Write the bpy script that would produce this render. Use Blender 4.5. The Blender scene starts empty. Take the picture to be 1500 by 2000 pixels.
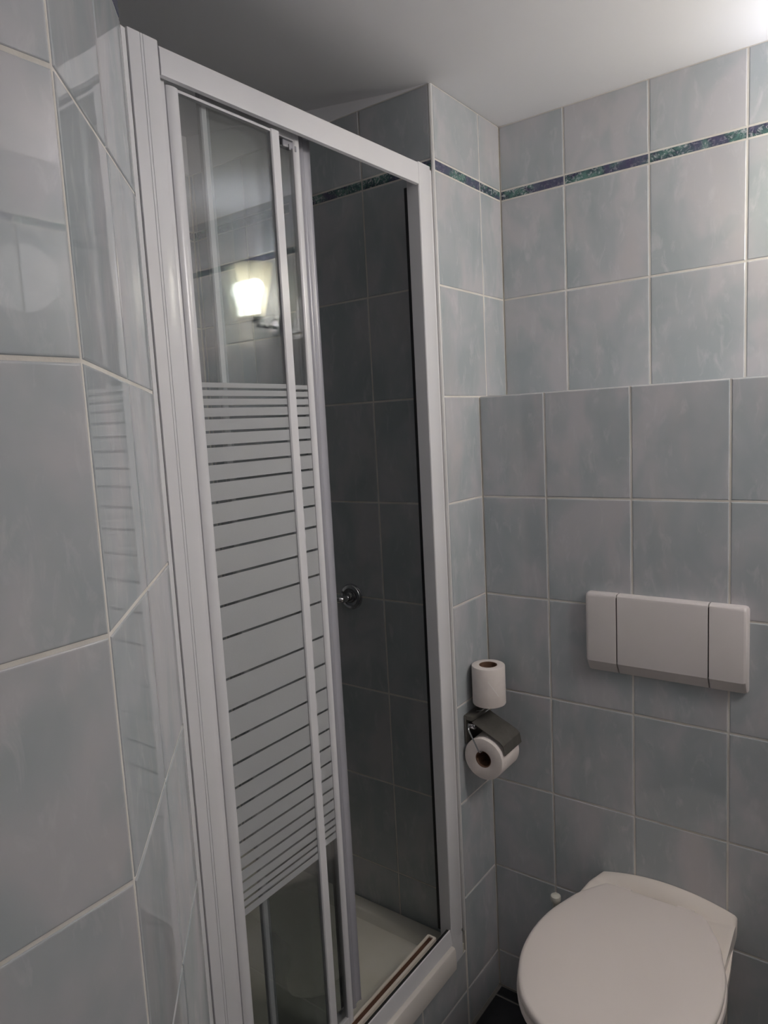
import bpy, bmesh, math, random
from mathutils import Vector, Matrix

random.seed(7)
SC = bpy.context.scene
COL = SC.collection
H = 1.563            # height of the lens above the floor; geometry below is given relative to the lens

# ------------------------------------------------------------------ camera
F_PX, YAW, PITCH, ROLL = 1384.7, 0.6398, -0.1214, -0.0521
fwd = Vector((math.cos(YAW)*math.cos(PITCH), math.sin(YAW)*math.cos(PITCH), math.sin(PITCH)))
r0 = Vector((math.sin(YAW), -math.cos(YAW), 0)); u0 = r0.cross(fwd)
rt = math.cos(ROLL)*r0 + math.sin(ROLL)*u0
up = -math.sin(ROLL)*r0 + math.cos(ROLL)*u0
cam = bpy.data.cameras.new('camera'); camo = bpy.data.objects.new('camera', cam); COL.objects.link(camo)
cam.sensor_fit = 'HORIZONTAL'; cam.sensor_width = 36; cam.lens = 36*F_PX/1500
cam.clip_start = 0.02; cam.clip_end = 50
m = Matrix.Identity(4)
for i in range(3):
    m[i][0] = rt[i]; m[i][1] = up[i]; m[i][2] = -fwd[i]
m[2][3] = H
camo.matrix_world = m
SC.camera = camo

# ------------------------------------------------------------------ world and exposure
w = bpy.data.worlds.new('world'); SC.world = w; w.use_nodes = True
w.node_tree.nodes['Background'].inputs[0].default_value = (0.8, 0.85, 1, 1)
w.node_tree.nodes['Background'].inputs[1].default_value = 0.05
SC.view_settings.view_transform = 'Standard'; SC.view_settings.look = 'None'
SC.view_settings.gamma = 1; SC.view_settings.use_curve_mapping = False
SC.view_settings.exposure = 1.12
SC.cycles.transparent_max_bounces = 40
SC.cycles.caustics_reflective = False; SC.cycles.caustics_refractive = False; SC.cycles.sample_clamp_indirect = 4.0
BULB_POWER = 50.0
BULB2_POWER = 180.0
FILL_POWER = 14.0

# ------------------------------------------------------------------ materials
def mat(name, col=(.8,.8,.8), rough=.5, metal=0, spec=.5, coat=0):
    m = bpy.data.materials.new(name); m.use_nodes = True
    b = m.node_tree.nodes['Principled BSDF']
    b.inputs['Base Color'].default_value = (*col, 1); b.inputs['Roughness'].default_value = rough
    b.inputs['Metallic'].default_value = metal; b.inputs['Specular IOR Level'].default_value = spec
    b.inputs['Coat Weight'].default_value = coat
    return m
def nd(m, t, **k):
    n = m.node_tree.nodes.new(t)
    for a, v in k.items(): setattr(n, a, v)
    return n
def lk(m, a, b): m.node_tree.links.new(a, b)
def coords(m, scale, rand=40.0):
    """object coordinates shifted by a random amount per object, then scaled"""
    tc = nd(m, 'ShaderNodeTexCoord'); oi = nd(m, 'ShaderNodeObjectInfo')
    mu = nd(m, 'ShaderNodeMath', operation='MULTIPLY'); mu.inputs[1].default_value = rand
    lk(m, oi.outputs['Random'], mu.inputs[0])
    ad = nd(m, 'ShaderNodeVectorMath', operation='ADD'); lk(m, tc.outputs['Object'], ad.inputs[0]); lk(m, mu.outputs[0], ad.inputs[1])
    mp = nd(m, 'ShaderNodeMapping'); mp.inputs['Scale'].default_value = scale
    lk(m, ad.outputs[0], mp.inputs['Vector'])
    return mp.outputs[0]
def noise(m, vec, scale, detail=4, rough=.55, dist=0.0):
    n = nd(m, 'ShaderNodeTexNoise'); n.inputs['Scale'].default_value = scale; n.inputs['Detail'].default_value = detail
    n.inputs['Roughness'].default_value = rough; n.inputs['Distortion'].default_value = dist
    lk(m, vec, n.inputs['Vector']); return n.outputs['Fac']
def ramp(m, fac, stops):
    r = nd(m, 'ShaderNodeValToRGB'); e = r.color_ramp.elements
    while len(e) < len(stops): e.new(0.5)
    for i, (p, c) in enumerate(stops):
        e[i].position = p; e[i].color = (*c, 1) if len(c) == 3 else c
    lk(m, fac, r.inputs[0]); return r.outputs[0]
def mix(m, fac, a, b, blend='MIX'):
    x = nd(m, 'ShaderNodeMix', data_type='RGBA', blend_type=blend)
    if isinstance(fac, float): x.inputs[0].default_value = fac
    else: lk(m, fac, x.inputs[0])
    for s, v in ((6, a), (7, b)):
        if isinstance(v, tuple): x.inputs[s].default_value = (*v, 1)
        else: lk(m, v, x.inputs[s])
    return x.outputs[2]
def bump(m, fac, strength, dist):
    b = nd(m, 'ShaderNodeBump'); b.inputs['Strength'].default_value = strength; b.inputs['Distance'].default_value = dist
    lk(m, fac, b.inputs['Height'])
    lk(m, b.outputs[0], m.node_tree.nodes['Principled BSDF'].inputs['Normal'])
def base(m, c): lk(m, c, m.node_tree.nodes['Principled BSDF'].inputs['Base Color'])

# glazed wall tile: cloudy blue grey and green grey with warm grey drifts
M_TILE = mat('glazed_tile', rough=.022, spec=.5)
v = coords(M_TILE, (1, .62, 1))
n1 = noise(M_TILE, v, 9, 3, .5, .4)
c1 = ramp(M_TILE, n1, [(.36, (.385,.425,.445)), (.50, (.435,.462,.485)), (.62, (.500,.500,.525))])
v2 = coords(M_TILE, (1.6, .55, 1), 77.0)
n2 = noise(M_TILE, v2, 26, 5, .62, .6)
c2 = mix(M_TILE, ramp(M_TILE, n2, [(.55, (0,0,0)), (.74, (.55,.55,.55))]), c1, (.60,.60,.62))
n3 = noise(M_TILE, v2, 7, 2, .5, .2)
c3 = mix(M_TILE, ramp(M_TILE, n3, [(.55, (0,0,0)), (.72, (.45,.45,.45))]), c2, (.530,.505,.515))
base(M_TILE, c3)
bump(M_TILE, noise(M_TILE, coords(M_TILE, (1,1,1), 13.0), 9, 1, .3), .5, .0007)

def make_grout(name, a, b):
    g = mat(name, rough=.75, spec=.3)
    base(g, ramp(g, noise(g, coords(g, (1,1,1)), 14, 5), [(.35, a), (.65, b)]))
    bump(g, noise(g, coords(g, (1,1,1)), 400, 2), .25, .0006)
    return g
M_GROUT = make_grout('pale_grout', (.64,.61,.56), (.73,.71,.67))
M_FGROUT = make_grout('floor_grout', (.20,.19,.17), (.28,.27,.25))

M_BORD = mat('marbled_border_tile', rough=.14)
v = coords(M_BORD, (1, 1, 1))
na = noise(M_BORD, v, 22, 5, .6, 1.2)
ca = ramp(M_BORD, na, [(.36, (.045,.040,.085)), (.47, (.050,.095,.100)), (.60, (.11,.21,.19))])
nb = noise(M_BORD, v, 75, 6, .7, 1.8)
cb = mix(M_BORD, ramp(M_BORD, nb, [(.52, (0,0,0)), (.62, (.85,.85,.85))]), ca, (.50,.52,.55))
nz = noise(M_BORD, v, 11, 2, .5, .5)
base(M_BORD, mix(M_BORD, ramp(M_BORD, nz, [(.50, (0,0,0)), (.58, (1,1,1))]), cb, mix(M_BORD, .75, cb, (.085,.075,.145), 'MIX')))

M_CEIL = mat('ceiling_paint', (.88,.875,.90), rough=.7, spec=.25)
bump(M_CEIL, noise(M_CEIL, coords(M_CEIL, (1,1,1)), 120, 3), .1, .001)
M_FLOOR = mat('dark_floor_tile', rough=.32)
base(M_FLOOR, ramp(M_FLOOR, noise(M_FLOOR, coords(M_FLOOR, (1,1,1)), 14, 5), [(.3, (.010,.011,.013)), (.7, (.030,.031,.034))]))
M_FRAME = mat('white_lacquered_aluminium', (.74,.735,.76), rough=.22, spec=.5)
base(M_FRAME, ramp(M_FRAME, noise(M_FRAME, coords(M_FRAME, (1,1,.2)), 5, 3), [(.3, (.70,.70,.725)), (.7, (.77,.765,.785))]))
M_GREYSHADE = mat('grey_shaded_lacquer', (.38,.38,.42), rough=.25, spec=.5)  # frame lacquer darkened: shade on the recessed handle stile put into the colour
M_SEAL = mat('black_rubber', (.008,.008,.010), rough=.5)
M_GAP = mat('grey_gasket', (.16,.155,.165), rough=.5)
M_CREAM = mat('yellowed_plastic', (.72,.66,.57), rough=.35)
M_BROWN = mat('rust_brown_residue', rough=.7)
base(M_BROWN, ramp(M_BROWN, noise(M_BROWN, coords(M_BROWN, (1,1,1)), 30, 4), [(.3, (.055,.020,.010)), (.7, (.13,.060,.035))]))
M_TRAY = mat('tray_enamel', (.68,.66,.58), rough=.2)
base(M_TRAY, ramp(M_TRAY, noise(M_TRAY, coords(M_TRAY, (1,1,1)), 4, 3), [(.35, (.62,.60,.50)), (.65, (.70,.68,.61))]))
M_CERAM = mat('white_ceramic', (.80,.75,.70), rough=.12)
base(M_CERAM, ramp(M_CERAM, noise(M_CERAM, coords(M_CERAM, (1,1,1)), 5, 2), [(.3, (.86,.79,.72)), (.7, (.885,.815,.75))]))
M_SEAT = mat('white_seat_plastic', (.80,.745,.72), rough=.30)
base(M_SEAT, ramp(M_SEAT, noise(M_SEAT, coords(M_SEAT, (1,1,1)), 4, 2), [(.3, (.87,.795,.75)), (.7, (.90,.825,.78))]))
M_PLATE = mat('pinkish_white_plastic', (.66,.62,.61), rough=.35)
base(M_PLATE, ramp(M_PLATE, noise(M_PLATE, coords(M_PLATE, (1,1,1)), 6, 2), [(.3, (.66,.625,.61)), (.7, (.70,.655,.65))]))
M_CHROME = mat('chrome', (.55,.55,.57), rough=.10, metal=1)
base(M_CHROME, ramp(M_CHROME, noise(M_CHROME, coords(M_CHROME, (1,1,1)), 20, 2), [(.3, (.50,.50,.52)), (.7, (.60,.60,.61))]))
M_DCHROME = mat('dull_steel', (.30,.29,.27), rough=.5, metal=.75)
base(M_DCHROME, ramp(M_DCHROME, noise(M_DCHROME, coords(M_DCHROME, (1,1,1)), 30, 3), [(.3, (.17,.160,.14)), (.7, (.22,.21,.19))]))
M_PAPER = mat('tissue_paper', (.76,.70,.67), rough=.9, spec=.1)
base(M_PAPER, ramp(M_PAPER, noise(M_PAPER, coords(M_PAPER, (1,1,1)), 30, 4), [(.3, (.74,.68,.65)), (.7, (.80,.74,.71))]))
bump(M_PAPER, noise(M_PAPER, coords(M_PAPER, (1,1,1)), 500, 3), .4, .0006)
M_CARD = mat('brown_cardboard', rough=.85, spec=.1)
base(M_CARD, ramp(M_CARD, noise(M_CARD, coords(M_CARD, (1,1,6)), 50, 4), [(.3, (.14,.080,.055)), (.7, (.21,.125,.085))]))
M_WPLAS = mat('cream_white_plastic', (.74,.73,.66), rough=.35)
M_DARKIN = mat('dark_lamp_metal', (.30,.30,.32), rough=.25, metal=1)

def glass_mat(name, tint, ior=1.5, extra=None):
    m = bpy.data.materials.new(name); m.use_nodes = True; nt = m.node_tree; nt.nodes.clear()
    out = nd(m, 'ShaderNodeOutputMaterial'); tr = nd(m, 'ShaderNodeBsdfTransparent'); gl = nd(m, 'ShaderNodeBsdfGlossy')
    tr.inputs[0].default_value = (*tint, 1); gl.inputs['Roughness'].default_value = 0.0
    # reflectance by angle, the same on both faces of the pane: f0 + (1-f0)(1-cos)^5
    f0 = ((ior-1)/(ior+1))**2
    lw = nd(m, 'ShaderNodeLayerWeight'); lw.inputs[0].default_value = .5
    pw = nd(m, 'ShaderNodeMath', operation='POWER'); pw.inputs[1].default_value = 5; lk(m, lw.outputs['Facing'], pw.inputs[0])
    fr = nd(m, 'ShaderNodeMath', operation='MULTIPLY_ADD'); fr.inputs[1].default_value = 1-f0; fr.inputs[2].default_value = f0; lk(m, pw.outputs[0], fr.inputs[0])
    mx = nd(m, 'ShaderNodeMixShader'); lk(m, fr.outputs[0], mx.inputs[0]); lk(m, tr.outputs[0], mx.inputs[1]); lk(m, gl.outputs[0], mx.inputs[2])
    last = mx.outputs[0]
    if extra:
        fac, col = extra
        df = nd(m, 'ShaderNodeBsdfDiffuse'); df.inputs[0].default_value = (*col, 1)
        tl = nd(m, 'ShaderNodeBsdfTranslucent'); tl.inputs[0].default_value = (*col, 1)
        ms = nd(m, 'ShaderNodeMixShader'); ms.inputs[0].default_value = .5
        lk(m, df.outputs[0], ms.inputs[1]); lk(m, tl.outputs[0], ms.inputs[2])
        m2 = nd(m, 'ShaderNodeMixShader')
        wv = nd(m, 'ShaderNodeTexNoise'); wv.inputs['Scale'].default_value = 60
        ma = nd(m, 'ShaderNodeMath', operation='MULTIPLY_ADD'); ma.inputs[1].default_value = .1; ma.inputs[2].default_value = fac - .05
        lk(m, wv.outputs['Fac'], ma.inputs[0]); lk(m, ma.outputs[0], m2.inputs[0])
        lk(m, last, m2.inputs[1]); lk(m, ms.outputs[0], m2.inputs[2]); last = m2.outputs[0]
    lk(m, last, out.inputs[0]); return m
M_GLASS = glass_mat('clear_glass', (.87,.885,.885), 1.8)
M_FROST = glass_mat('white_screen_print', (.95,.95,.95), 1.45, (.93, (.74,.755,.77)))
M_SHADE = glass_mat('ribbed_lamp_glass', (.98,.95,.86), 1.5, (.35, (.92,.88,.72)))
M_BULB = bpy.data.materials.new('lit_bulb'); M_BULB.use_nodes = True
nt = M_BULB.node_tree; nt.nodes.clear()
em = nt.nodes.new('ShaderNodeEmission'); em.inputs[0].default_value = (.88,.905,1,1); em.inputs[1].default_value = BULB_POWER
oo = nt.nodes.new('ShaderNodeOutputMaterial'); nt.links.new(em.outputs[0], oo.inputs[0])

# ------------------------------------------------------------------ object helpers
def new_obj(name, mesh, origin, parent=None, **props):
    """origin in lens-relative coordinates; parent is translation-only or carries its own basis"""
    o = bpy.data.objects.new(name, mesh); COL.objects.link(o)
    W = Vector(origin) + Vector((0, 0, H))
    if parent is not None:
        o.parent = parent; o.location = W - WORLD[parent.name]
    else: o.location = W
    WORLD[o.name] = W
    for k, v in props.items(): o[k] = v
    return o
WORLD = {}
def empty(name, origin, label, category, group=None):
    o = new_obj(name, None, origin); o.empty_display_size = .05
    o['label'] = label; o['category'] = category
    if group: o['group'] = group
    return o
class MB:
    def __init__(s): s.bm = bmesh.new()
    def box(s, a, b, bevel=0, seg=2):
        x0,y0,z0 = a; x1,y1,z1 = b
        vs = [s.bm.verts.new(p) for p in ((x0,y0,z0),(x1,y0,z0),(x1,y1,z0),(x0,y1,z0),(x0,y0,z1),(x1,y0,z1),(x1,y1,z1),(x0,y1,z1))]
        fs = [s.bm.faces.new([vs[i] for i in f]) for f in ((0,3,2,1),(4,5,6,7),(0,1,5,4),(1,2,6,5),(2,3,7,6),(3,0,4,7))]
        if bevel:
            es = {e for f in fs for e in f.edges}
            bmesh.ops.bevel(s.bm, geom=list(es), offset=bevel, segments=seg, profile=.5, affect='EDGES')
        return s
    def prism(s, pts, axis, t0, t1, skew=None):
        """polygon pts in the plane across axis (x: (y,z), y: (x,z), z: (x,y)) extruded from t0 to t1"""
        def P(p, t):
            return {'x': (t, p[0], p[1]), 'y': (p[0], t, p[1]), 'z': (p[0], p[1], t)}[axis]
        A = [s.bm.verts.new(P(p, t0)) for p in pts]; B = [s.bm.verts.new(P(p, t1)) for p in pts]
        n = len(pts)
        s.bm.faces.new(A[::-1]); s.bm.faces.new(B)
        for i in range(n): s.bm.faces.new((A[i], A[(i+1) % n], B[(i+1) % n], B[i]))
        return s
    def rings(s, rings, close0=True, close1=True):
        R = [[s.bm.verts.new(p) for p in r] for r in rings]
        for a, b in zip(R, R[1:]):
            n = len(a)
            for i in range(n): s.bm.faces.new((a[i], a[(i+1) % n], b[(i+1) % n], b[i]))
        if close0: s.bm.faces.new(R[0][::-1])
        if close1: s.bm.faces.new(R[-1])
        return s
    def lathe(s, prof, c, axis='z', n=32, close=False):
        """prof = [(radius, along axis)]; revolved about the axis through c"""
        rr = []
        for r, h in prof:
            ring = []
            for i in range(n):
                a = 2*math.pi*i/n; ca, sa = r*math.cos(a), r*math.sin(a)
                ring.append({'z': (c[0]+ca, c[1]+sa, c[2]+h), 'x': (c[0]+h, c[1]+ca, c[2]+sa), 'y': (c[0]+sa, c[1]+h, c[2]+ca)}[axis])
            rr.append(ring)
        if close: rr.append(rr[0])
        R = [[s.bm.verts.new(p) for p in r] for r in (rr[:-1] if close else rr)]
        if close: R.append(R[0])
        for a, b in zip(R, R[1:]):
            for i in range(n): s.bm.faces.new((a[i], a[(i+1) % n], b[(i+1) % n], b[i]))
        if not close:
            if prof[0][0] > 1e-6: s.bm.faces.new(R[0][::-1])
            if prof[-1][0] > 1e-6: s.bm.faces.new(R[-1])
        return s
    def tube(s, pts, r, n=12):
        P = [Vector(p) for p in pts]; rr = []
        prev = None
        for i, p in enumerate(P):
            t = (P[min(i+1, len(P)-1)] - P[max(i-1, 0)]).normalized()
            if prev is None:
                a = t.cross(Vector((0,0,1)))
                if a.length < .1: a = t.cross(Vector((0,1,0)))
            else: a = prev - t*prev.dot(t)
            a.normalize(); prev = a; b = t.cross(a)
            rad = r[i] if isinstance(r, (list, tuple)) else r
            rr.append([p + rad*(math.cos(2*math.pi*k/n)*a + math.sin(2*math.pi*k/n)*b) for k in range(n)])
        return s.rings(rr)
    def build(s, name, material, parent=None, origin=None, smooth=None, **props):
        bm = s.bm
        bmesh.ops.remove_doubles(bm, verts=bm.verts, dist=1e-6)
        bmesh.ops.recalc_face_normals(bm, faces=bm.faces)
        if origin is None:
            xs = [v.co for v in bm.verts]
            mn = [min(c[i] for c in xs) for i in range(3)]; mx = [max(c[i] for c in xs) for i in range(3)]
            origin = ((mn[0]+mx[0])/2, (mn[1]+mx[1])/2, mn[2] if parent is None else (mn[2]+mx[2])/2)
        bmesh.ops.translate(bm, verts=bm.verts, vec=-Vector(origin))
        me = bpy.data.meshes.new(name); bm.to_mesh(me); bm.free()
        me.materials.append(material)
        if smooth is not None:
            for p in me.polygons: p.use_smooth = True
            try: me.set_sharp_from_angle(angle=math.radians(smooth))
            except Exception: pass
        return new_obj(name, me, origin, parent, **props)

def rounded(path, r, n=6):
    """round the corners of a 3D polyline"""
    P = [Vector(p) for p in path]; out = [P[0]]
    for i in range(1, len(P)-1):
        d0 = (P[i-1]-P[i]).normalized(); d1 = (P[i+1]-P[i]).normalized()
        a = P[i]+d0*r; b = P[i]+d1*r
        for k in range(n+1):
            t = k/n; out.append((1-t)**2*a + 2*t*(1-t)*P[i] + t*t*b)
    out.append(P[-1]); return out

# ------------------------------------------------------------------ tiles: every tile is its own object on its wall
_cache = {}
def tile_mesh(q, material, t=.0045, kind='tile'):
    key = (kind, tuple(round(c, 4) for p in q for c in p))
    if key in _cache: return _cache[key]
    def inset(d):
        n = 4; out = []
        P = [Vector(p) for p in q]
        for i in range(n):
            a = (P[i]-P[i-1]).normalized(); b = (P[(i+1) % n]-P[i]).normalized()
            na = Vector((-a.y, a.x)); nb = Vector((-b.y, b.x))
            k = (na+nb); k = k/ max(1e-6, k.dot(na)); out.append(P[i]+k*d)
        return out
    bm = bmesh.new(); R = []
    for d, z in ((0, -t), (0, -.0016), (.0005, -.0007), (.0014, -.00015), (.0026, 0)):
        R.append([bm.verts.new((p.x, p.y, z)) for p in inset(d)])
    for a, b in zip(R, R[1:]):
        for i in range(4): bm.faces.new((a[i], a[(i+1) % 4], b[(i+1) % 4], b[i]))
    bm.faces.new(R[-1])
    bmesh.ops.recalc_face_normals(bm, faces=bm.faces)
    me = bpy.data.meshes.new(kind); bm.to_mesh(me); bm.free(); me.materials.append(material)
    _cache[key] = me; return me
GAP = .0042
def lay(wall, p0, u, quads, name='tile', material=None, gap=GAP, n=None):
    """quads: (u0,u1,z0,z1) or (u0,u1,zl0,zr0,zl1,zr1) measured along u (unit, horizontal) from p0; face normal = u x z"""
    U = Vector(u).normalized(); Zv = Vector((0,0,1)); N = U.cross(Zv) if n is None else Vector(n)
    V = N.cross(U)
    W0 = WORLD[wall.name]
    for q in quads:
        if len(q) == 4: u0_, u1_, a0, a1 = q; c = ((u0_,a0),(u1_,a0),(u1_,a1),(u0_,a1))
        else: u0_, u1_, l0, r0_, l1, r1 = q; c = ((u0_,l0),(u1_,r0_),(u1_,r1),(u0_,l1))
        g = gap/2
        c = [(p[0] + (g if i in (0,3) else -g), p[1] + (g if i in (0,1) else -g)) for i, p in enumerate(c)]
        cu = sum(p[0] for p in c)/4; cv = sum(p[1] for p in c)/4
        me = tile_mesh([(p[0]-cu, p[1]-cv) for p in c], material or M_TILE, kind=name)
        o = bpy.data.objects.new(name, me); COL.objects.link(o); o.parent = wall
        if n is None: P = Vector(p0) + U*cu + Vector((0,0,cv)) + Vector((0,0,H))
        else: P = Vector(p0) + U*cu + V*cv + Vector((0,0,H))
        P = P - N*random.uniform(0, .0004)
        mw = Matrix.Identity(4)
        for i in range(3): mw[i][0] = U[i]; mw[i][1] = V[i]; mw[i][2] = N[i]; mw[i][3] = (P - W0)[i]
        tilt = Matrix.Rotation(random.gauss(0, .0012), 4, 'X') @ Matrix.Rotation(random.gauss(0, .0012), 4, 'Y')
        o.matrix_local = mw @ tilt
R = [-1.563, -1.4558, -1.2033, -.9508, -.6983, -.4458, -.1933, .0592, .3117, .5622]
ZB0, ZB1, ZC = .5622, .5862, .745
def rows(lo, hi):
    """pairs of tile rows between two heights plus the border row"""
    t = [(a, b) for a, b in zip(R, R[1:]) if a >= lo-1e-4 and b <= hi+1e-4]
    return t
def wall_tiles(wall, p0, u, cols, lo, hi, border=True):
    q = [(a, b, z0, z1) for a, b in cols for z0, z1 in rows(lo, hi)]
    if border: q += [(a, b, ZB1, ZC) for a, b in cols]
    lay(wall, p0, u, q)
    if border: lay(wall, p0, u, [(a, b, ZB0, ZB1) for a, b in cols], 'border_tile', M_BORD, gap=.0034)
def struct(mb, name, material): return mb.build(name, material, kind='structure')

XU, XL, YP, XP = 1.7511, 1.5994, .873, 1.4258
Y_BACK, XA, YA = 1.70, .3676, .6035
YR, XB = -.66, -.82          # wall to the right of and behind the photographer
g = .0016                    # grout lies this far behind the tile faces

# floor
fl = struct(MB().box((XB-.1, YR-.1, -1.66), (XU+.1, Y_BACK+.1, -1.563-g)), 'floor', M_FGROUT)
fq = []
xs = [XL-.001, 1.563] + [1.563-.302*k for k in range(1, 9)]
ys = [.868, .75] + [.75-.302*k for k in range(1, 6)]
for a, b in zip(xs[1:], xs):
    for c, d in zip(ys[1:], ys):
        if b > .2 or d < YA: fq.append((a, b, c, d))
lay(fl, (0,0,-1.563), (1,0,0), fq, 'floor_tile', M_FLOOR, n=(0,0,1))

# ceiling: flat over the room, easing upwards over the shower
def ceil_z(y):
    if y < .82: return .745
    if y < 1.0: return .745 + .5*(.135/.18)*(y-.82)**2
    return .745 + .5*.135*.18 + .135*(y-1.0)
cy_ = [YR-.1, .80] + [.82+.02*k for k in range(11)] + [Y_BACK+.1]
struct_c = MB().prism([(y, ceil_z(y)) for y in cy_] + [(Y_BACK+.1, 1.0), (YR-.1, 1.0)], 'x', XB-.1, XU+.1).build('ceiling', M_CEIL, smooth=30, kind='structure')

# back wall above and below the ledge
wb = struct(MB().box((XU+g, YR-.1, .0), (XU+.1, YP+.0, .745)), 'wall_back', M_GROUT)
def colsY(first, n, w=.203):
    c = [(0, first)]
    for k in range(n): c.append((c[-1][1], c[-1][1]+w))
    return c
wall_tiles(wb, (XU, YP, 0), (0,-1,0), colsY(.1727, 6), .0592, .5622)
wl = struct(MB().box((XL+g, YR-.1, -1.563), (XU+.1, YP, .0577)), 'wall_back_lower', M_GROUT)
wall_tiles(wl, (XL, YP, 0), (0,-1,0), colsY(.1724, 6), -1.563, .0592, False)
lay(wl, (0,0,.0592), (0,1,0), [(YP-.1724-.203*k, YP-.1724-.203*(k-1) if k else YP, XL-XU+.001-XL, -XL) for k in range(0, 7)], n=(0,0,1))
# pillar beside the shower
wp = struct(MB().box((XP+g, YP+g, -1.563), (XU+.1, .99, .745)), 'wall_pillar', M_GROUT)
cp = XP+.0062
q = [(cp, XL, a, b) for a, b in rows(-1.563, .0592)]
lay(wp, (0, YP, 0), (1,0,0), q)
q = [(cp, 1.6415, a, b) for a, b in rows(.0592, .5622)] + [(1.6415, XU, a, b) for a, b in rows(.0592, .5622)] + [(cp, 1.6415, ZB1, ZC), (1.6415, XU, ZB1, ZC)]
lay(wp, (0, YP, 0), (1,0,0), q)
lay(wp, (0, YP, 0), (1,0,0), [(cp, 1.6415, ZB0, ZB1), (1.6415, XU, ZB0, ZB1)], 'border_tile', M_BORD, gap=.0034)
# rounded corner trim of the pillar
def quarter(x, y, r, n=6):
    return [(x + r - r*math.cos(a), y + r - r*math.sin(a)) for a in [math.pi/2*k/n for k in range(n+1)]] + [(x+r, y+r)]
struct(MB().prism(quarter(XP, YP, .0062), 'z', -1.29, .7445), 'trim_1', mat('white_corner_bead', (.62,.62,.62), .3))
# tiled front below the shower tray
wa = struct(MB().box((.55, YP+g, -1.563), (XP+g, .95, -1.345)), 'wall_shower_base', M_GROUT)
ac = [(1.4275, 1.2247), (1.2247, 1.0217), (1.0217, .8187), (.8187, .6327)]
lay(wa, (0, YP, 0), (1,0,0), [(b, a, z0, z1) for a, b in ac for z0, z1 in ((-1.563,-1.4558), (-1.4558,-1.343))])
# shower walls
ws = struct(MB().box((XP+g, .99, -1.5), (XU+.1, Y_BACK+.1, .745)), 'wall_shower_right', M_GROUT)
cs = [(0, .204)] + [(.204+.203*k, min(.204+.203*(k+1), Y_BACK-YP)) for k in range(4)]
wall_tiles(ws, (XP, Y_BACK, 0), (0,-1,0), [(Y_BACK-YP-b + (0.0062 if a == 0 else 0)*0, Y_BACK-YP-a-(.0062 if a == 0 else 0)) for a, b in cs], -1.4558, .5622)
wk = struct(MB().box((.53, Y_BACK+g, -1.5), (XP+g, Y_BACK+.1, .745)), 'wall_shower_back', M_GROUT)
wall_tiles(wk, (.6327, Y_BACK, 0), (1,0,0), [(max(0, XP-.6327-.203*(k+1)), XP-.6327-.203*k) for k in range(4)], -1.4558, .5622)
wf = struct(MB().box((.53, .95, -1.5), (.6327-g, Y_BACK+g, .745)), 'wall_shower_left', M_GROUT)
wall_tiles(wf, (.6327, YP, 0), (0,1,0), [(.08+.0*k if k == 0 else .204+.203*(k-1), min(.204+.203*k, Y_BACK-YP)) for k in range(5)], -1.4558, .5622)
mb = MB(); mb.box((XP+.0005, YP+.006, .745), (XP+.1, Y_BACK+.1, .90)); mb.box((.53, Y_BACK+.0005, .745), (XP, Y_BACK+.1, .90)); mb.box((.5, .90, .745), (.632, Y_BACK, .90))
struct(mb, 'wall_shower_upper', M_CEIL)
# near left wall
wA = struct(MB().box((XB-.1, YA+g, -1.563), (XA-.001, YA+.09, .745)), 'wall_left', M_GROUT)
ra = [-1.563, -1.4495, -1.197, -.9445, -.6905, -.435, -.184, .072, .3215, .567]
ca_ = [(XA-XB-.203*(k+1), XA-XB-.203*k) for k in range(5)] + [(0, XA-XB-.203*5)]
lay(wA, (XB, YA, 0), (1,0,0), [(a, b, z0, z1) for a, b in ca_ for z0, z1 in list(zip(ra, ra[1:]))+[(.591, ZC)]])
lay(wA, (XB, YA, 0), (1,0,0), [(a, b, .567, .591) for a, b in ca_], 'border_tile', M_BORD, gap=.0034)
# wall running diagonally to the shower frame
wB = struct(MB().prism([(XA-.001, YA+g), (.6327-.0012, .8686+.0012), (.6327-.0012, .953), (XA-.001, .953)], 'z', -1.563, .745), 'wall_left_angled', M_GROUT)
rb = [-1.563, -1.441, -1.189, -.9365, -.683, -.4315, -.184, .0635, .3335, .557]
LB = .3749
def lerp(l, r, t): return l + (r-l)*t/LB
qb = []; qbb = []
for a, b in ((.0012, .200), (.200, LB)):
    for k in range(9):
        qb.append((a, b, lerp(ra[k], rb[k], a), lerp(ra[k], rb[k], b), lerp(ra[k+1], rb[k+1], a), lerp(ra[k+1], rb[k+1], b)))
    qb.append((a, b, lerp(.591, .581, a), lerp(.591, .581, b), ZC, ZC))
    qbb.append((a, b, lerp(.567, .557, a), lerp(.567, .557, b), lerp(.591, .581, a), lerp(.591, .581, b)))
lay(wB, (XA, YA, 0), (1,1,0), qb)
lay(wB, (XA, YA, 0), (1,1,0), qbb, 'border_tile', M_BORD, gap=.0034)
# walls behind and to the right of the photographer
wr = struct(MB().box((XB-.1, YR-.1, -1.563), (XU+.1, YR-g, .745)), 'wall_right', M_GROUT)
wall_tiles(wr, (XL, YR, 0), (-1,0,0), [(.203*k, .203*(k+1)) for k in range(11)], -.4458, .5622)
wr2 = struct(MB().box((XB-.1, YR-.1, -1.563), (XB, YA+.1, .745)), 'wall_behind', mat('cream_wall_paint', (.55,.54,.52), .6))

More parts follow.
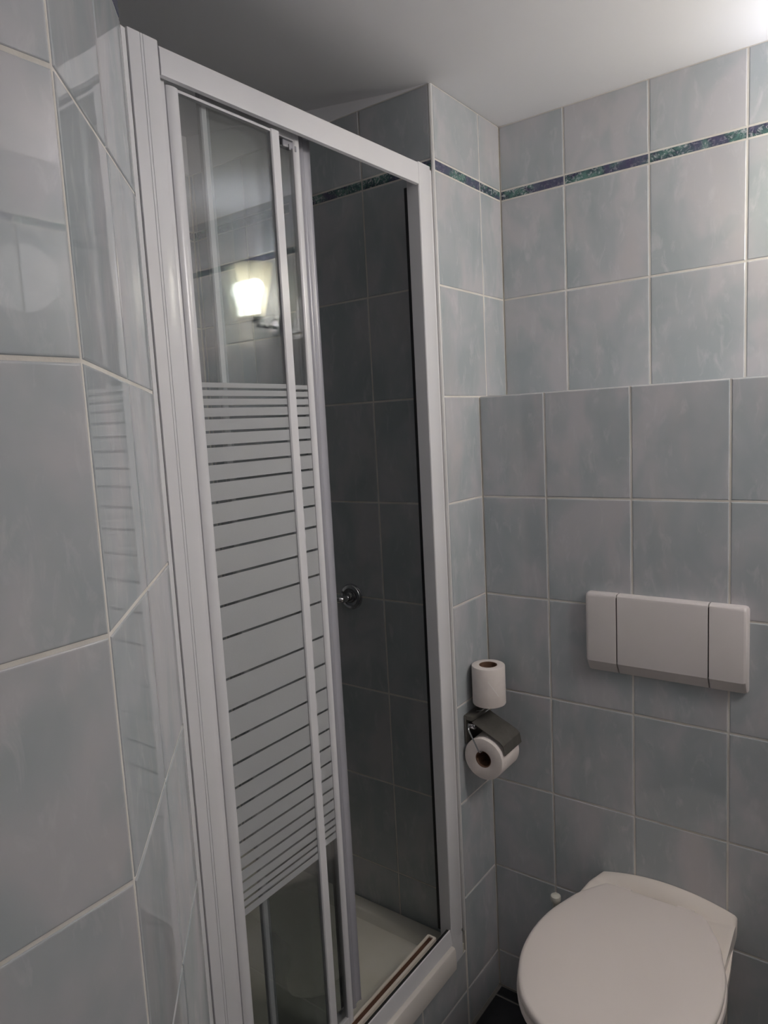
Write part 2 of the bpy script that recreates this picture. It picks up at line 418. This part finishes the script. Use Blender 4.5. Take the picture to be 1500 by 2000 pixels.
# ------------------------------------------------------------------ shower enclosure
enc = empty('shower_enclosure', (1.03, .90, -1.29), 'white framed sliding shower door with striped frosted glass, half open', 'shower door')
def prof(pts, z0, z1, name, material, parent, **k): return MB().prism(pts, 'z', z0, z1).build(name, material, parent, **k)
prof([(.6335,.8705),(.6425,.8735),(.6425,.93),(.6335,.93)], -1.285, .553, 'wall_profile', M_FRAME, enc)
prof([(.6425,.876),(.6450,.876),(.6450,.93),(.6425,.93)], -1.285, .552, 'gasket', M_GAP, enc, label='dark joint line beside the left jamb')
# left jamb with two fine grooves and a step back to the glass
lj = [(.6450,.8745),(.6460,.8730)]
for gx in (.6655, .6700):
    lj += [(gx-.0006,.8730),(gx-.0003,.8738),(gx+.0003,.8738),(gx+.0006,.8730)]
lj += [(.6925,.8730),(.6950,.8740),(.6965,.8765),(.6965,.8840),(.7030,.8865),(.7110,.8865),(.7110,.93),(.6450,.93)]
prof(lj, -1.285, .5565, 'left_jamb', M_FRAME, enc, smooth=35)
# right jamb: outer face, grey reveal, black seal
rj = [(1.3620,.8750),(1.3635,.8730),(1.4090,.8730),(1.4140,.8760),(1.4155,.8800),(1.4155,.905),(1.3620,.905)]
prof(rj, -1.283, .563, 'right_jamb', M_FRAME, enc, smooth=35)
prof([(1.3624,.8742),(1.3635,.8730),(1.4090,.8730),(1.4140,.8745),(1.4145,.8757),(1.3624,.8757)], -1.344, -1.2830, 'jamb_foot', M_FRAME, enc)
prof([(1.3600,.905),(1.4155,.905),(1.4155,.9115),(1.3600,.9115)], -1.255, .515, 'door_seal', M_SEAL, enc, label='black magnetic door seal')
prof([(1.4155,.880),(1.4255,.880),(1.4255,.93),(1.4155,.93)], -1.283, .560, 'wall_profile', M_FRAME, enc)
# head rail, hollow underneath with its running tracks
def skewrail(x0, x1, a, b, name, material, parent, smooth=None, **k):
    """section a at x0 and section b at x1 as (y,z) lists"""
    mb = MB(); mb.rings([[(x0, y, z) for y, z in a], [(x1, y, z) for y, z in b]]); return mb.build(name, material, parent, smooth=smooth, **k)
def sec(t, bt):
    return [(.8735,bt+.0015),(.8730,bt+.004),(.8730,t-.006),(.8745,t-.0015),(.879,t),(.938,t),(.940,t-.002),(.940,bt+.040),(.937,bt+.040),
            (.9175,bt+.036),(.9175,bt+.029),(.9155,bt+.029),(.9155,bt+.034),(.900,bt+.032),(.900,bt+.020),(.898,bt+.020),(.898,bt+.030),(.8800,bt+.026),(.8800,bt)]
skewrail(.697, 1.3618, sec(.5525,.511), sec(.5630,.5150), 'top_rail', M_FRAME, enc, smooth=35)
# sill: sloping outer face, outer lip, double running track with brown residue
ts = [(.8735,-1.2870),(.8715,-1.2845),(.8765,-1.2480),(.8785,-1.2465),(.8800,-1.2480),(.8800,-1.2600),(.8850,-1.2600),(.8850,-1.2870)]
mb = MB(); mb.rings([[(.711, y, z) for y, z in ts], [(1.3618, y, z) for y, z in ts]])
sill = mb.build('sill_rail', M_FRAME, enc, smooth=35)
def loop_rect(x0, x1, y0, y1, r, n=5):
    out = []
    for cx, cy, a0 in ((x1-r, y1-r, 0), (x0+r, y1-r, 90), (x0+r, y0+r, 180), (x1-r, y0+r, 270)):
        for k in range(n+1):
            a = math.radians(a0+90*k/n); out.append((cx+r*math.cos(a), cy+r*math.sin(a)))
    return out
o_ = loop_rect(.712, 1.3140, .8860, .9100, .004); i_ = loop_rect(.7155, 1.3085, .8925, .9045, .0015)
zt, zb = -1.2395, -1.2870
MB().rings([[(x,y,zb) for x,y in o_], [(x,y,zt-.001) for x,y in o_], [(x*.9998+.0002,y,zt) for x,y in o_], [(x,y,zt) for x,y in i_], [(x,y,-1.246) for x,y in i_]], True, False).build('running_track', M_CREAM, enc, label='yellowed plastic running track', smooth=35)
MB().box((.7160,.8927,-1.2500), (1.3080,.9043,-1.2425)).build('track_groove', M_BROWN, enc, label='brown stained groove')
MB().box((.712,.8787,-1.2600), (1.3600,.8858,-1.2475)).build('gasket', M_SEAL, enc, label='dark groove behind the sill lip')

# sliding panels
DL = [.0714,.0580,.0436,.0256,.0036,-.0190,-.0465,-.0752,-.1085,-.1440,-.1843,-.2280,-.2774,-.3310,-.4000,-.4546,-.5034,-.5480,-.5883,-.6236,-.6558,-.6858,-.7125,-.7350,-.7571,-.7765,-.7910,-.8045]
ZT, ZBm = .0812, -.8190
edges_ = []
top = ZT
for d in DL:
    hw = .0021; edges_.append((d+hw, top)); top = d-hw
edges_.append((ZBm, top))
def stile(x0, x1, y0, y1, r=.003):
    return [(x0+r,y0),(x1-r,y0),(x1,y0+r),(x1,y1-r),(x1-r,y1),(x0+r,y1),(x0,y1-r),(x0,y0+r)]
def round_stile(x0, x1, y0, y1, n=7):
    """front face gently bowed"""
    c = (x0+x1)/2; h = (x1-x0)/2
    return [(c-h*math.cos(math.pi*k/n), y0 + (y1-y0)*.45*(1-math.sin(math.pi*k/n))) for k in range(n+1)] + [(x1,y1),(x0,y1)]
def panel(y, stiles, glass, zt, zb, label, tb=.016):
    mb = MB()
    for p in stiles: mb.prism(p, 'z', zb, zt)
    x0, x1 = glass
    mb.box((x0-.004, y+.002, zt-tb), (x1+.004, y+.010, zt-.0005)); mb.box((x0-.004, y+.002, zb+.0005), (x1+.004, y+.010, zb+.016))
    p = mb.build('door_panel', M_FRAME, enc, smooth=30, label=label)
    MB().box((x0-.003, y+.0045, zb+.012), (x1+.003, y+.0085, zt-min(.008,tb*.5))).build('glass_pane', M_GLASS, p, label='clear glass pane')
    for a, b in edges_:
        key = ('band', round(x1-x0, 4), round(b-a, 4))
        me = _cache.get(key)
        if me is None:
            o = MB().box((x0, y+.0041, a), (x1, y+.0044, b)).build('frosted_band', M_FROST, p); _cache[key] = o.data
        else: new_obj('frosted_band', me, ((x0+x1)/2, y+.00425, (a+b)/2), p)
    return p
panel(.884, [round_stile(.7125,.7365,.8835,.8965), stile(.9240,.9450,.884,.8965,.002)], (.7365,.9240), .5085, -1.236, 'outer striped glass panel with white stiles', .0045)
panel(.900, [stile(.7880,.8010,.901,.912,.002), round_stile(.9965,1.0150,.900,.913)], (.8010,.9965), .5280, -1.236, 'middle striped glass panel')
hs = [(1.0150,.9180),(1.0190,.9165),(1.0240,.9185),(1.0290,.9225),(1.0330,.9225),(1.0370,.9190),(1.0400,.9180),(1.0430,.9195),(1.0480,.9240),(1.0560,.9250),(1.0615,.9235),(1.0635,.9215),(1.0645,.9235),(1.0645,.938),(1.0150,.938)]
p3 = panel(.9200, [stile(.8110,.8230,.920,.932,.002)], (.8230,1.0150), .5360, -1.236, 'inner striped glass panel with wide ridged handle stile')
MB().prism(hs, 'z', -1.236, .536).build('handle_stile', M_GREYSHADE, p3, smooth=30, label='wide ridged handle stile, greyed to carry its shade')
MB().box((.972,.9025,.498), (1.014,.915,.510), .002).box((.985,.9000,.494), (.989,.9025,.504), .0008).box((1.000,.9000,.494), (1.004,.9025,.504), .0008).build('roller_bracket', M_GREYSHADE, enc, label='small grey roller bracket')

# ------------------------------------------------------------------ shower tray
tray = empty('shower_tray', (1.03, 1.28, -1.47), 'off-white enamel shower tray seen through the open shower door', 'shower tray')
def rr(x0, x1, y0, y1, r, z, n=6): return [(x, y, z) for x, y in loop_rect(x0, x1, y0, y1, r, n)]
MB().rings([rr(.634,1.4250,.876,1.699,.004,-1.345), rr(.634,1.4250,.876,1.699,.004,-1.324), rr(.637,1.4220,.879,1.696,.006,-1.321),
            rr(.672,1.3900,.925,1.662,.03,-1.322), rr(.680,1.3820,.933,1.654,.035,-1.327), rr(.700,1.3600,.955,1.632,.05,-1.385), rr(.720,1.3400,.975,1.612,.06,-1.397), rr(.95,1.10,1.20,1.38,.06,-1.405)], True, True).build('basin', M_TRAY, tray, smooth=40)
fr = [(.876,-1.3450),(.8645,-1.3450),(.8600,-1.3420),(.8590,-1.3300),(.8600,-1.2950),(.8625,-1.2890),(.8670,-1.2872),(.913,-1.2872),(.918,-1.2920),(.918,-1.3210),(.876,-1.3240)]
MB().rings([[(.6345, y, z) for y, z in fr], [(1.358, y, z) for y, z in fr], [(1.3622, y+(.004 if y < .87 else 0), z-(.002 if z > -1.3 else 0)) for y, z in fr]]).build('front_rim', mat('rim_enamel', (.76,.72,.68), .25), tray, smooth=40, label='raised front rim of the tray')
MB().lathe([(.0, -.001), (.040, -.001), (.042, .001), (.036, .004), (.0, .005)], (1.02, 1.29, -1.405), 'z', 24).build('drain_cover', M_CHROME, tray, smooth=40, label='chrome drain cover')

# ------------------------------------------------------------------ grab rail in the shower
gr = empty('grab_rail', (XP, 1.38, -.447), 'chrome grab rail with round flange on the dark shower side wall', 'grab rail')
for yy in (1.181, 1.585):
    MB().lathe([(.0345,0), (.0345,-.004), (.0315,-.0085), (.024,-.0105), (.0235,-.008), (.016,-.0075), (.0145,-.013), (.0118,-.018)], (XP, yy, -.447), 'x', 36).build('flange', M_CHROME, gr, smooth=35)
MB().tube(rounded([(XP-.012,1.181,-.447), (XP-.050,1.181,-.447), (XP-.050,1.585,-.447), (XP-.012,1.585,-.447)], .022, 8), .0095, 16).build('bar', M_CHROME, gr, smooth=50)

# ------------------------------------------------------------------ flush plate
fp = empty('flush_plate', (XL, .4275, -.605), 'wide pinkish-white flush plate in three sections above the toilet', 'flush plate')
ZT_, ZL_, ZBV = -.4115, -.6010, -.5745
XF = 1.5765
def plate_piece(y0, y1, name, left=False, right=False, **k):
    """rounded top edge, bevelled lower edge; y0 < y1, the picture's left is larger y"""
    s = [(XL-.0002, ZL_), (XL-.006, ZL_-.0002), (XL-.0085, ZL_+.002), (XF, ZBV), (XF, ZT_-.009), (XF+.0015, ZT_-.004), (XF+.0045, ZT_-.001), (XF+.009, ZT_), (XL-.0002, ZT_)]
    cz = (ZT_+ZL_)/2
    stations = []
    def ring(y, inset):
        r = []
        for x, z in s:
            d = inset
            x2 = min(XL-.0002, x + d) if x < XL-.001 else x
            z2 = z + (d if z < cz else -d)*.9
            r.append((x2, y, z2))
        return r
    prof_in = [(0, .0075), (.0012, .0042), (.0035, .0016), (.0070, .0003), (.009, 0)]
    plain = [(0, .0006), (.0006, 0)]
    A = prof_in if right else plain; B = prof_in if left else plain
    stations = [ring(y0+a, i) for a, i in A] + [ring(y1-a, i) for a, i in reversed(B)]
    MB().rings(stations).build(name, M_PLATE, fp, smooth=28, **k)
plate_piece(.5283, .6010, 'side_cover', left=True)
plate_piece(.3322, .5258, 'flush_button', label='large central flush button')
plate_piece(.2550, .3298, 'side_cover', right=True)
MB().box((XF+.003, .262, -.572), (XL-.0004, .594, ZT_-.008)).build('backing', M_SEAL, fp, label='dark backing showing in the joints')

# ------------------------------------------------------------------ toilet
CY = .443
half = [(1.5600,.000),(1.5600,.100),(1.5575,.1090),(1.5500,.1150),(1.5360,.1265),(1.5143,.1395),(1.4860,.1570),(1.4371,.1735),(1.4000,.1845),(1.3572,.1915),(1.3150,.1930),(1.2752,.1900),(1.2400,.1835),(1.2130,.1745),(1.1765,.1590),(1.1402,.1360),(1.1140,.1080),(1.0960,.0760),(1.0860,.0400),(1.0830,.0)]
outl = [(x, CY+h) for x, h in half] + [(x, CY-h) for x, h in half[-2:0:-1]]
def smooth_loop(pts, it=1):
    for _ in range(it):
        q = []
        n = len(pts)
        for i in range(n):
            a, b = pts[i], pts[(i+1) % n]
            q += [(a[0]*.75+b[0]*.25, a[1]*.75+b[1]*.25), (a[0]*.25+b[0]*.75, a[1]*.25+b[1]*.75)]
        pts = q
    return pts
def scaled(pts, d, cx=1.33, cy=CY):
    """inset an outline by about d"""
    out = []; n = len(pts)
    for i in range(n):
        a = Vector(pts[i-1]); b = Vector(pts[(i+1) % n]); t = (b-a).normalized(); nn = Vector((-t.y, t.x))
        p = Vector(pts[i]); c = Vector((cx, cy))
        if nn.dot(c-p) < 0: nn = -nn
        out.append(tuple(p + nn*d))
    return out
def shrink(pts, k, cx=1.33, cy=CY): return [(cx+(x-cx)*k, cy+(y-cy)*k) for x, y in pts]
toilet = empty('toilet', (1.35, CY, -1.563), 'white wall-mounted ceramic toilet with closed lid below the flush plate', 'toilet')
ol = smooth_loop(outl)
ZLID = -1.113
def R3(pts, z): return [(x, y, z) for x, y in pts]
MB().rings([R3(scaled(ol,.006), ZLID-.019), R3(scaled(ol,.001), ZLID-.017), R3(ol, ZLID-.010), R3(scaled(ol,.0012), ZLID-.0045), R3(scaled(ol,.004), ZLID-.0018),
            R3(scaled(ol,.009), ZLID-.0004), R3(shrink(ol,.86), ZLID+.0012), R3(shrink(ol,.5), ZLID+.0035)]).build('lid', M_SEAT, toilet, smooth=45)
so = [(x+.002 if x < 1.3 else x, y) for x, y in ol]
so = scaled(so, -.0035)
inner = scaled(ol, .060)
MB().rings([R3(inner, ZLID-.036), R3(scaled(so,.008), ZLID-.040), R3(scaled(so,.001), ZLID-.036), R3(so, ZLID-.029), R3(scaled(so,.002), ZLID-.022), R3(scaled(so,.008), ZLID-.0195), R3(inner, ZLID-.0195)], False, False).build('seat', M_SEAT, toilet, smooth=45, label='seat ring under the lid')
# ceramic body: lofted from the rim down to the trap, back edge against the wall
def bowl_ring(z, hw_back, hw, xf, yb=CY-.017):
    """half width at the wall, widest half width, front x"""
    pts = []
    XBK = XL-.0008
    L = XBK - xf
    ctrl = [(0, hw_back), (.10, hw_back+(hw-hw_back)*.22), (.25, hw_back+(hw-hw_back)*.62), (.40, hw_back+(hw-hw_back)*.93), (.52, hw), (.64, hw*.97), (.75, hw*.86), (.85, hw*.68), (.93, hw*.46), (.98, hw*.22), (1.0, 0)]
    for s, h in ctrl: pts.append((XBK - L*s, CY + h - .017*(1-min(1, s*2.2))))
    for s, h in ctrl[-2::-1]: pts.append((XBK - L*s, CY - h - .017*(1-min(1, s*2.2))))
    return [(x, y, z) for x, y in pts]
rg = [bowl_ring(-1.563, .095, .105, 1.25), bowl_ring(-1.52, .090, .098, 1.27), bowl_ring(-1.42, .095, .105, 1.26), bowl_ring(-1.34, .112, .130, 1.20), bowl_ring(-1.26, .133, .163, 1.14), bowl_ring(-1.20, .145, .180, 1.105), bowl_ring(-1.165, .150, .186, 1.093), bowl_ring(-1.157, .150, .184, 1.096)]
MB().rings(rg).build('bowl', M_CERAM, toilet, smooth=50)
# raised ceramic deck behind the lid with an arched back edge
mb = MB(); NY = 96; NX = 80
y0_, y1_ = .2735, .5785
grid = []
def half_at(x):
    hs_ = [(a, h) for a, h in half if h > 0][::-1]
    for (xa, ha), (xb, hb) in zip(hs_, hs_[1:]):
        if xa <= x <= xb and xb > xa: return ha + (hb-ha)*(x-xa)/(xb-xa)
    return 0.0
def deck_edge(x):  # half width grows forward like the bowl
    t = (XL-x)/.28; return .1525 + .030*min(1, max(0, t))**.8
for i in range(NX+1):
    s = i/NX; x = XL-.0008 - .20*s
    row = []
    for j in range(NY+1):
        t = -1+2*j/NY
        hw = deck_edge(x); cy = (CY-.017) + .017*min(1, s*1.3)
        y = cy + t*hw
        arch = (1-t*t)
        back = -1.1195 + .0245*arch              # height at the wall
        k = min(1, (XL-x)/.036)
        zf = -1.1185 - .0095*min(1, arch*1.6)      # trough behind the lid
        z = zf + (back-zf)*(1-k**2.1)
        z -= .030*max(0, (XL-x-.05)/.15)          # falls away beside the lid
        d = min(half_at(x) - abs(y-CY), 1.5648-x)
        f_ = min(1, max(0, (d+.0012)/.003)); z -= (z+1.1355)*f_ if z > -1.1355 else 0
        e = max(0, (abs(t)-.95)/.05); z -= .004*e*e
        row.append(mb.bm.verts.new((x, y, z)))
    grid.append(row)
low = []
for i in range(NX):
    for j in range(NY):
        mb.bm.faces.new((grid[i][j], grid[i][j+1], grid[i+1][j+1], grid[i+1][j]))
def skirt(vs):
    bots = [mb.bm.verts.new((v.co.x, v.co.y, -1.160)) for v in vs]
    for a in range(len(vs)-1): mb.bm.faces.new((vs[a], vs[a+1], bots[a+1], bots[a]))
    return bots
skirt([r[0] for r in grid]); skirt([r[-1] for r in grid]); skirt(grid[0]); skirt(grid[-1])
mb.build('deck', M_CERAM, toilet, smooth=50, label='arched ceramic rear deck behind the lid')
for yy in (CY+.07, CY-.07):
    MB().lathe([(.0,-.018),(.010,-.018),(.010,.018),(.0,.018)], (1.562, yy, ZLID-.014), 'y', 16).build('hinge', M_SEAT, toilet, smooth=40)

# ------------------------------------------------------------------ toilet brush in the corner
br = empty('toilet_brush', (1.545, .677, -1.563), 'toilet brush with round white handle cap in the corner left of the toilet', 'toilet brush')
bc = (1.545, .677)
MB().lathe([(.0,0),(.045,0),(.048,.006),(.046,.12),(.042,.125),(.0,.12)], (*bc, -1.563), 'z', 28).build('holder', M_WPLAS, br, smooth=40)
MB().lathe([(.0,.10),(.009,.10),(.0075,.16),(.007,.33),(.0075,.357),(.0,.357)], (*bc, -1.563), 'z', 20).build('handle', M_WPLAS, br, smooth=40)
MB().lathe([(.0,.357),(.010,.357),(.0122,.360),(.0128,.368),(.0120,.3735),(.0095,.3755),(.0,.376)], (*bc, -1.563), 'z', 24).build('cap', M_WPLAS, br, smooth=40)

# ------------------------------------------------------------------ toilet roll holder and the two rolls
rh = empty('toilet_roll_holder', (1.51, YP, -.76), 'dull metal toilet roll holder with cover flap on the narrow tiled pillar', 'toilet roll holder')
MB().box((1.460,.8655,-.800), (1.562,.8728,-.726), .003).build('wall_plate', M_DCHROME, rh, smooth=35)
MB().box((1.459,.8480,-.738), (1.562,.8660,-.726), .003).build('hinge_bar', M_DCHROME, rh, smooth=35)
MB().box((1.458,.840,-.757), (1.476,.862,-.744), .003).build('bracket', M_CHROME, rh, smooth=35)
fl_ = [(.8490,-.7400),(.8200,-.7535),(.7900,-.7665),(.7725,-.7755),(.7650,-.7830),(.7605,-.8060)]
ring_a = fl_ + [(y-.0012 if False else y+.0004, z-.0014) for y, z in reversed(fl_)]
mb = MB(); mb.rings([[(x, y, z) for y, z in ring_a] for x in (1.4600, 1.5500)])
mb.build('cover_flap', M_DCHROME, rh, smooth=25, label='dark metal cover flap')
MB().tube(rounded([(1.475,.850,-.748), (1.4400,.850,-.748), (1.4395,.8200,-.8040), (1.4640,.8160,-.8073), (1.530,.8160,-.8073)], .007, 5), .0021, 10).build('wire_arm', M_CHROME, rh, smooth=60, label='chrome wire arm')
RX, RY, RZ = 1.5140, .8280, -.7045
ringp = [(RX+.020*math.cos(2*math.pi*k/20), RY+.020*math.sin(2*math.pi*k/20), RZ-.0022) for k in range(21)]
mb = MB(); mb.tube(ringp, .0018, 8); mb.tube([(RX+.020, RY, RZ-.003), (RX+.020, RY+.010, RZ-.015), (RX+.015, .858, -.728)], .0018, 8); mb.tube([(RX-.020, RY, RZ-.003), (RX-.020, RY+.010, RZ-.015), (RX-.015, .858, -.728)], .0018, 8)
mb.build('spare_roll_stand', M_CHROME, rh, smooth=60, label='chrome wire loop carrying the spare roll')

def paper_roll(name, c, axis, r, rc, L, label):
    e = empty(name, c, label, 'toilet roll', 'toilet rolls on the pillar holder')
    b = .003
    MB().lathe([(rc+.001, .0008), (rc+.004, 0), (r-b, 0), (r-b*.3, b*.35), (r, b), (r, L-b), (r-b*.3, L-b*.35), (r-b, L), (rc+.004, L), (rc+.001, L-.0008)], c, axis, 48, close=True).build('paper', M_PAPER, e, smooth=35)
    MB().lathe([(rc-.0006, .001), (rc+.001, .0005), (rc+.001, L-.0005), (rc-.0006, L-.001)], c, axis, 32, close=True).build('cardboard_core', M_CARD, e, smooth=35)
    return e
r1 = paper_roll('toilet_roll', (RX, RY, RZ), 'z', .0415, .0215, .1000, 'spare white toilet roll standing upright on top of the metal holder')
# folded triangular tail of the spare roll
mb = MB(); seg = []
for k in range(7):
    t = k/6; a = math.radians(206 + 36*t); lo = .072 - .040*t
    seg.append(((RX+.0424*math.cos(a), RY+.0424*math.sin(a), RZ+lo), (RX+.0424*math.cos(a), RY+.0424*math.sin(a), RZ+lo-.0042)))
for i in range(6):
    vs = [mb.bm.verts.new(p) for p in (seg[i][0], seg[i][1], seg[i+1][1], seg[i+1][0])]; mb.bm.faces.new(vs)
mb.build('paper_fold', mat('paper_fold_edge', (.86,.82,.80), .9), r1, label='slanting folded edge of the loose end')
paper_roll('toilet_roll', (1.4500, .8160, -.8245), 'x', .0525, .0200, .0940, 'white toilet roll hanging sideways under the metal cover flap')

# ------------------------------------------------------------------ wall lamps above the ledge, right of the picture (seen mirrored in the glass)
def wall_lamp(y, label, bulb):
    e = empty('wall_lamp', (XU, y, .42), label, 'lamp', 'glass wall lamps')
    x = 1.665; z = .365
    MB().lathe([(.0,0),(.028,0),(.028,-.006),(.022,-.012),(.0,-.014)], (XU, y, .342), 'x', 32).build('back_plate', M_DARKIN, e, smooth=35)
    MB().tube(rounded([(XU-.014,y,.342),(x,y,.342),(x,y,.350)], .003, 5), .006, 12).build('arm', M_DARKIN, e, smooth=50)
    MB().lathe([(.0,-.012),(.020,-.012),(.022,0),(.018,.012),(.0,.014)], (x, y, z), 'z', 24).build('socket', M_DARKIN, e, smooth=35)
    pr = []
    N = 9
    for k in range(N+1):
        t = k/N; pr.append((  .024+.038*t**.9 + (.0006 if k % 2 else 0),   .002+.165*t))
    pr2 = pr + [(r-.002, h) for r, h in reversed(pr)]
    MB().lathe(pr2, (x, y, z), 'z', 36, close=True).build('glass_shade', M_SHADE, e, smooth=60)
    MB().lathe([(.0,.014),(.012,.016),(.013,.055),(.022,.075),(.028,.093),(.025,.111),(.014,.122),(.0,.125)], (x, y, z), 'z', 20).build('bulb', bulb, e, smooth=60, label='lit bulb')
    return e
wall_lamp(.07, 'lit glass wall lamp on the back wall, seen mirrored in the upper shower glass', M_BULB)
def emitter(name, col, power):
    m = bpy.data.materials.new(name); m.use_nodes = True; nt = m.node_tree; nt.nodes.clear()
    em = nt.nodes.new('ShaderNodeEmission'); em.inputs[0].default_value = (*col, 1); em.inputs[1].default_value = power
    oo = nt.nodes.new('ShaderNodeOutputMaterial'); nt.links.new(em.outputs[0], oo.inputs[0]); return m
l2 = wall_lamp(.07, 'second lit glass wall lamp, on the wall to the right beyond the picture', emitter('lit_warm_bulb', (.98,.94,1), BULB2_POWER))
l2.location = (1.27, YR, .42+H); l2.rotation_euler = (0, 0, -math.pi/2)
# added fill light in the form of a ceiling globe, out of view
cl = empty('fill_globe', (1.15, -.38, .745), 'added unseen fill globe hung from the ceiling to the right of the photographer', 'lamp')
MB().lathe([(.0,0),(.075,0),(.075,-.018),(.05,-.030),(.03,-.034),(.012,-.036),(.012,-.145),(.035,-.150),(.035,-.165),(.0,-.165)], (1.15, -.38, .745), 'z', 36).build('fill_globe_base', M_DARKIN, cl, smooth=35)
gp = [(.0 if k in (0, 14) else .095*math.sin(math.pi*k/14), -.158-.095*(1-math.cos(math.pi*k/14))) for k in range(15)]
MB().lathe(gp, (1.15, -.38, .745), 'z', 36).build('globe', emitter('fill_globe_glow', (1,.935,.915), FILL_POWER), cl, smooth=60, label='glowing globe of the added fill light')
